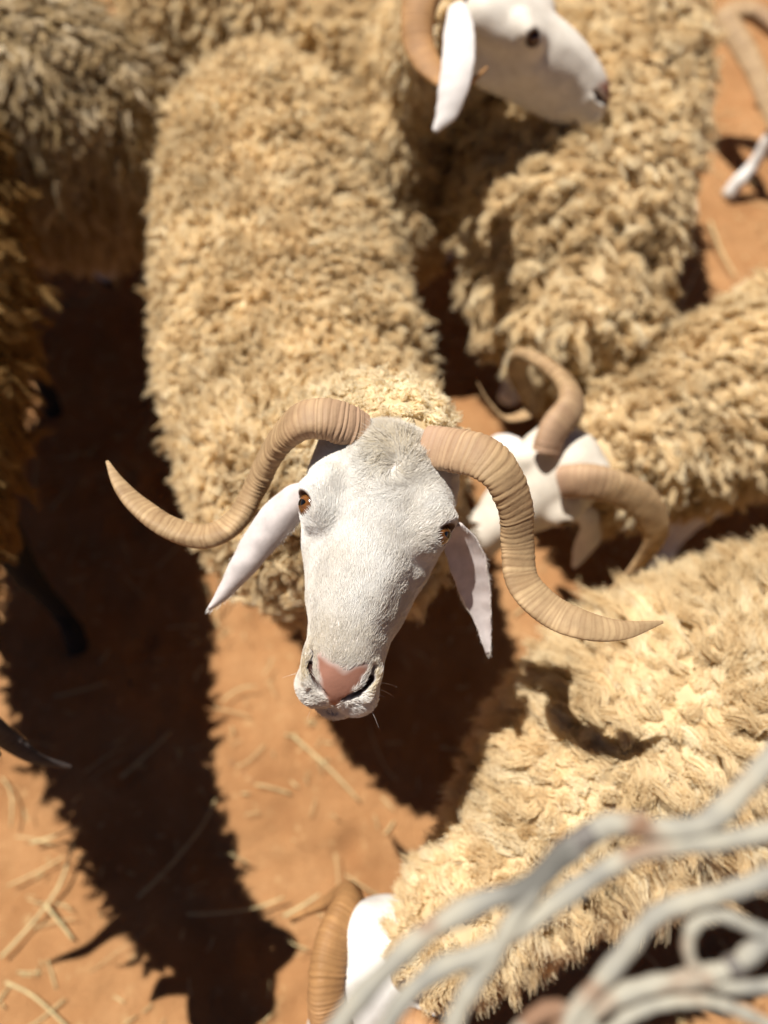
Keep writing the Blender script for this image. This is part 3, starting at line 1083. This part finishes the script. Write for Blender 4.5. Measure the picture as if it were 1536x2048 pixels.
# big fleece at the lower right, below the camera
s6 = Sheep('sheep', 'big sheep with thick ropy fleece under the grey cords', 'sheep',
           [(1.16, .50, .56, .10, .12), (1.06, .475, .53, .155, .19), (.82, .405, .52, .170, .205), (.57, .325, .52, .172, .205), (.42, .27, .52, .165, .20), (.305, .21, .53, .140, .185), (.215, .135, .54, .098, .14), (.13, .055, .55, .065, .10), (.06, -.0, .58, .045, .07)],
           legs=[leg_pts((.36, .36, .4), (.33, .38, 0), (-1, -.4)), leg_pts((.42, .12, .4), (.40, .10, 0), (-1, -.4)),
                 leg_pts((.92, .54, .4), (.94, .57, 0), (-1, -.4), 'hind'), leg_pts((1.0, .28, .4), (1.02, .26, 0), (-1, -.4), 'hind')], grid=.011)
s6.add_head(P(735, 2040, d=.88), -.42 * AX - .85 * AU - .30 * AW, -.10 * AX - .30 * AU + .95 * AW, h=.004)
s6.finish()
s6.fleece(rand=.08, fray=.22, spacing=.0175, length=.052, strands=60, r=.0005, up=.46, grav=.25, swirl=.60, nf=1.7, part=.45, crimp=.08, clump=.72, twist=.8, spread=.56, K=9, lenfn=lambda p: np.clip(.35 + np.linalg.norm(p - s6.at(0, .03, -.05), axis=1) * 1.8, .4, 1),
          mask=lambda p: (np.linalg.norm(p - s6.at(0, .03, -.05), axis=1) > .09).astype(float))
for sgn in (-1, 1):
    eye(s6.root, s6.E, s6.B, sgn)
horn(s6.root, px_path([(680, 2090, .875), (655, 2030, .865), (655, 1950, .87), (672, 1870, .89), (700, 1810, .93), (695, 1790, 1.00), (645, 1812, 1.05), (580, 1838, 1.07)]),
     [.020, .021, .0215, .021, .019, .015, .009, .003], M_horn_brown, flat=.85, seed=7)
horn(s6.root, px_path([(800, 2050, .875), (850, 2070, .86), (900, 2110, .88), (910, 2180, .92), (880, 2240, .96), (830, 2280, 1.0)]),
     [.022, .024, .024, .02, .012, .003], M_horn_brown, seed=8)
ear(s6.root, px_path([(700, 1985, .93), (720, 1930, .92), (735, 1880, .93), (745, 1850, .96)]), [.012, .020, .020, .005], unit(AW - .4 * AX), M_ear_pale)
ear(s6.root, px_path([(790, 2030, .90), (835, 2020, .89), (880, 2045, .90), (920, 2090, .92)]), [.014, .026, .026, .005], unit(AW), M_ear_pale)

# dark legged sheep at the left edge; its shadow lies across the sand
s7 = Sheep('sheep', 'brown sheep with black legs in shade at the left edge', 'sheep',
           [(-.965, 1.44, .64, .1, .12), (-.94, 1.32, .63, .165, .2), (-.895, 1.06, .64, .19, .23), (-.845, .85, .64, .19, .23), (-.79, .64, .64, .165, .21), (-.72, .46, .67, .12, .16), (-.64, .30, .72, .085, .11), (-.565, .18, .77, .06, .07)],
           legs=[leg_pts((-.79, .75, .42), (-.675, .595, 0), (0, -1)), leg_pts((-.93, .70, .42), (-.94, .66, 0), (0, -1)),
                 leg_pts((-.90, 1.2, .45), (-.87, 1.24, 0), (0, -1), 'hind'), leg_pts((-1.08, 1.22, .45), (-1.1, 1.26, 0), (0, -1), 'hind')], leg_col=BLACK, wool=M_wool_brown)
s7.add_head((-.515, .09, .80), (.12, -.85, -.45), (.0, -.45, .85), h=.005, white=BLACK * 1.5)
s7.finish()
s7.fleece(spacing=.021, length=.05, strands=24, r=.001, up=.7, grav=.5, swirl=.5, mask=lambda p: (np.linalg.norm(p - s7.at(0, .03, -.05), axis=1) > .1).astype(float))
for sgn in (-1, 1):
    eye(s7.root, s7.E, s7.B, sgn)
tip7 = P(142, 1534, d=.97)
b7 = s7.at(.045, .07, -.03)
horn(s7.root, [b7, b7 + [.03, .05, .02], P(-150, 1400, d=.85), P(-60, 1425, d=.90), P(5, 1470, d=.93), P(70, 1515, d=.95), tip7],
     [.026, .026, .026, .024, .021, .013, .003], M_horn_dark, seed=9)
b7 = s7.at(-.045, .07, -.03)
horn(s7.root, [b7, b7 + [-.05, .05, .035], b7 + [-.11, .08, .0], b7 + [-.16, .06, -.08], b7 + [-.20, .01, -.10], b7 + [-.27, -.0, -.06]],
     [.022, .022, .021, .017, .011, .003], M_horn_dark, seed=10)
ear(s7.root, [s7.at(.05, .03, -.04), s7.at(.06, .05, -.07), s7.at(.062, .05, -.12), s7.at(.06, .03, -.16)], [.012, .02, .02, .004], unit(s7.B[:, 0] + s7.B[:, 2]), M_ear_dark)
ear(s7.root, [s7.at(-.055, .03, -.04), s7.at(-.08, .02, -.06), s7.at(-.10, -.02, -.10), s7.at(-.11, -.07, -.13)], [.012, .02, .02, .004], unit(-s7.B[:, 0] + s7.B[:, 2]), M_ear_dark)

# sheep cut off by the upper right corner
s8 = Sheep('sheep', 'sheep in the upper right corner showing a tan curved horn and pale foot', 'sheep',
           [(2.2, 2.95, .56, .1, .12), (2.1, 2.9, .52, .2, .2), (1.85, 2.8, .52, .22, .22), (1.62, 2.70, .52, .19, .21), (1.50, 2.62, .48, .13, .16), (1.42, 2.54, .40, .08, .1)],
           legs=[leg_pts((1.30, 2.24, .44), (1.125, 2.10, 0), (-1, -.6)), leg_pts((1.4, 2.6, .4), (1.36, 2.62, 0), (-1, -.4)),
                 leg_pts((1.95, 2.55, .4), (1.97, 2.52, 0), (-1, -.4), 'hind'), leg_pts((1.9, 2.82, .4), (1.92, 2.85, 0), (-1, -.4), 'hind')])
s8.tint[(s8.V[:, 2] < .035)] = (.62, .56, .48)
s8.add_head(P(1620, 80, d=2.38), -.35 * AX - .8 * AU - .3 * AW, -.5 * AX + .1 * AU + .8 * AW, h=.006)
s8.finish()
s8.fleece(spacing=.03, length=.05, strands=24, r=.0014, up=.7, grav=.4, swirl=.5, mask=lambda p: (np.linalg.norm(p - s8.at(0, .03, -.05), axis=1) > .11).astype(float))
horn(s8.root, px_path([(1560, 60, 2.32), (1500, 20, 2.32), (1452, 35, 2.33), (1480, 85, 2.31), (1515, 150, 2.29), (1535, 215, 2.28), (1550, 270, 2.28)]),
     [.034, .036, .036, .034, .031, .024, .010], M_horn, seed=12)
horn(s8.root, [s8.at(.05, .07, -.03), s8.at(.10, .10, -.03), s8.at(.14, .06, -.08), s8.at(.13, -.02, -.11), s8.at(.17, -.08, -.08)], [.028, .028, .024, .016, .004], M_horn, seed=13)

# ------------------------------------------------------------------ grey cords at the lower right, close to the camera
def cord_mat():
    m, t, p, out = new_mat('weathered_grey_cord')
    tc = t.nodes.new('ShaderNodeTexCoord')
    n = node(t, 'ShaderNodeTexNoise', Scale=22.0, Detail=4.0)
    t.links.new(tc.outputs['Object'], n.inputs['Vector'])
    c0 = ramp(t, n.outputs[0], [(.34, (.13, .125, .11)), (.44, (.27, .26, .225)), (.58, (.38, .355, .285)), (.68, (.24, .14, .085))])
    t.links.new(c0, p.inputs['Base Color'])
    p.inputs['Roughness'].default_value = .75
    p.inputs['Specular IOR Level'].default_value = .2
    return m


M_cord = cord_mat()
M_cord_dark = plain_mat('dark_wire_tie', (.15, .135, .12), .5, .4, .3, 40)
CORDS = [
    ([(640, 2110, .42), (700, 2020, .42), (760, 1950, .415), (850, 1865, .41), (960, 1805, .405), (1050, 1775, .40), (1130, 1705, .395), (1220, 1650, .39), (1310, 1660, .39), (1400, 1650, .385), (1470, 1590, .38), (1560, 1490, .375)], .0088),
    ([(740, 2110, .43), (800, 2010, .425), (880, 1940, .42), (970, 1905, .415), (1060, 1840, .41), (1160, 1770, .405), (1260, 1715, .40), (1360, 1690, .395), (1460, 1680, .39), (1580, 1650, .385)], .0080),
    ([(880, 2110, .44), (925, 2000, .435), (985, 1910, .43), (1050, 1800, .42), (1110, 1730, .41), (1200, 1665, .40), (1290, 1640, .395)], .0078),
    ([(1090, 2110, .50), (1160, 2010, .495), (1240, 1915, .49), (1310, 1835, .485), (1400, 1800, .48), (1480, 1775, .475), (1580, 1735, .47)], .0088),
    ([(1120, 2100, .52), (1200, 2010, .52), (1290, 1970, .52), (1380, 1955, .515), (1460, 1935, .51), (1510, 1900, .505), (1580, 1850, .50)], .0090),
    ([(1600, 1880, .55), (1520, 1860, .55), (1450, 1832, .55), (1395, 1845, .55), (1378, 1895, .55), (1400, 1945, .55), (1450, 1970, .545), (1580, 1965, .54)], .0078),
    ([(1010, 2110, .53), (1060, 2045, .53), (1110, 2018, .53), (1160, 2030, .53), (1200, 2070, .53), (1230, 2120, .53)], .0088),
    ([(1180, 2110, .54), (1260, 2030, .54), (1360, 2000, .54), (1450, 2010, .54), (1560, 2060, .54)], .0070),
]
CORDS = [([(x, y, .34 + .02 * (d - .4)) for x, y, d in rows], r_ * .70 * .34 / rows[3][2]) for rows, r_ in CORDS]
ct = thing('cord_tangle', 'tangle of weathered grey cords in front of the ropy fleece', 'cord', P(1200, 1900, d=.48))
rs_ = np.random.default_rng(8)
for k, (rows, r_) in enumerate(CORDS):
    c = spline(px_path(rows), 110)
    c = c + .0006 * wob(c, 9, 50 + k)
    th = np.linspace(0, 1, 110)
    r = r_ * (1 + .07 * np.sin(th * 60 + k) + .06 * np.sin(th * 23 + 2 * k) + .08 * rs_.normal(size=110).cumsum() / 14)
    V, F = tube(c, r, 16)
    o = mesh_obj('cord', V, F, M_cord, ct)
    if k in (0, 4):
        i0 = [58, 62, 70, 0, 72, 40][k]
        seg = c[i0:i0 + 9]
        V, F = tube(seg, r_ * 1.10, 16)
        V = V + .0008 * wob(V, 60, 70 + k)
        mesh_obj('wire_tie', V, F, M_cord_dark, ct)
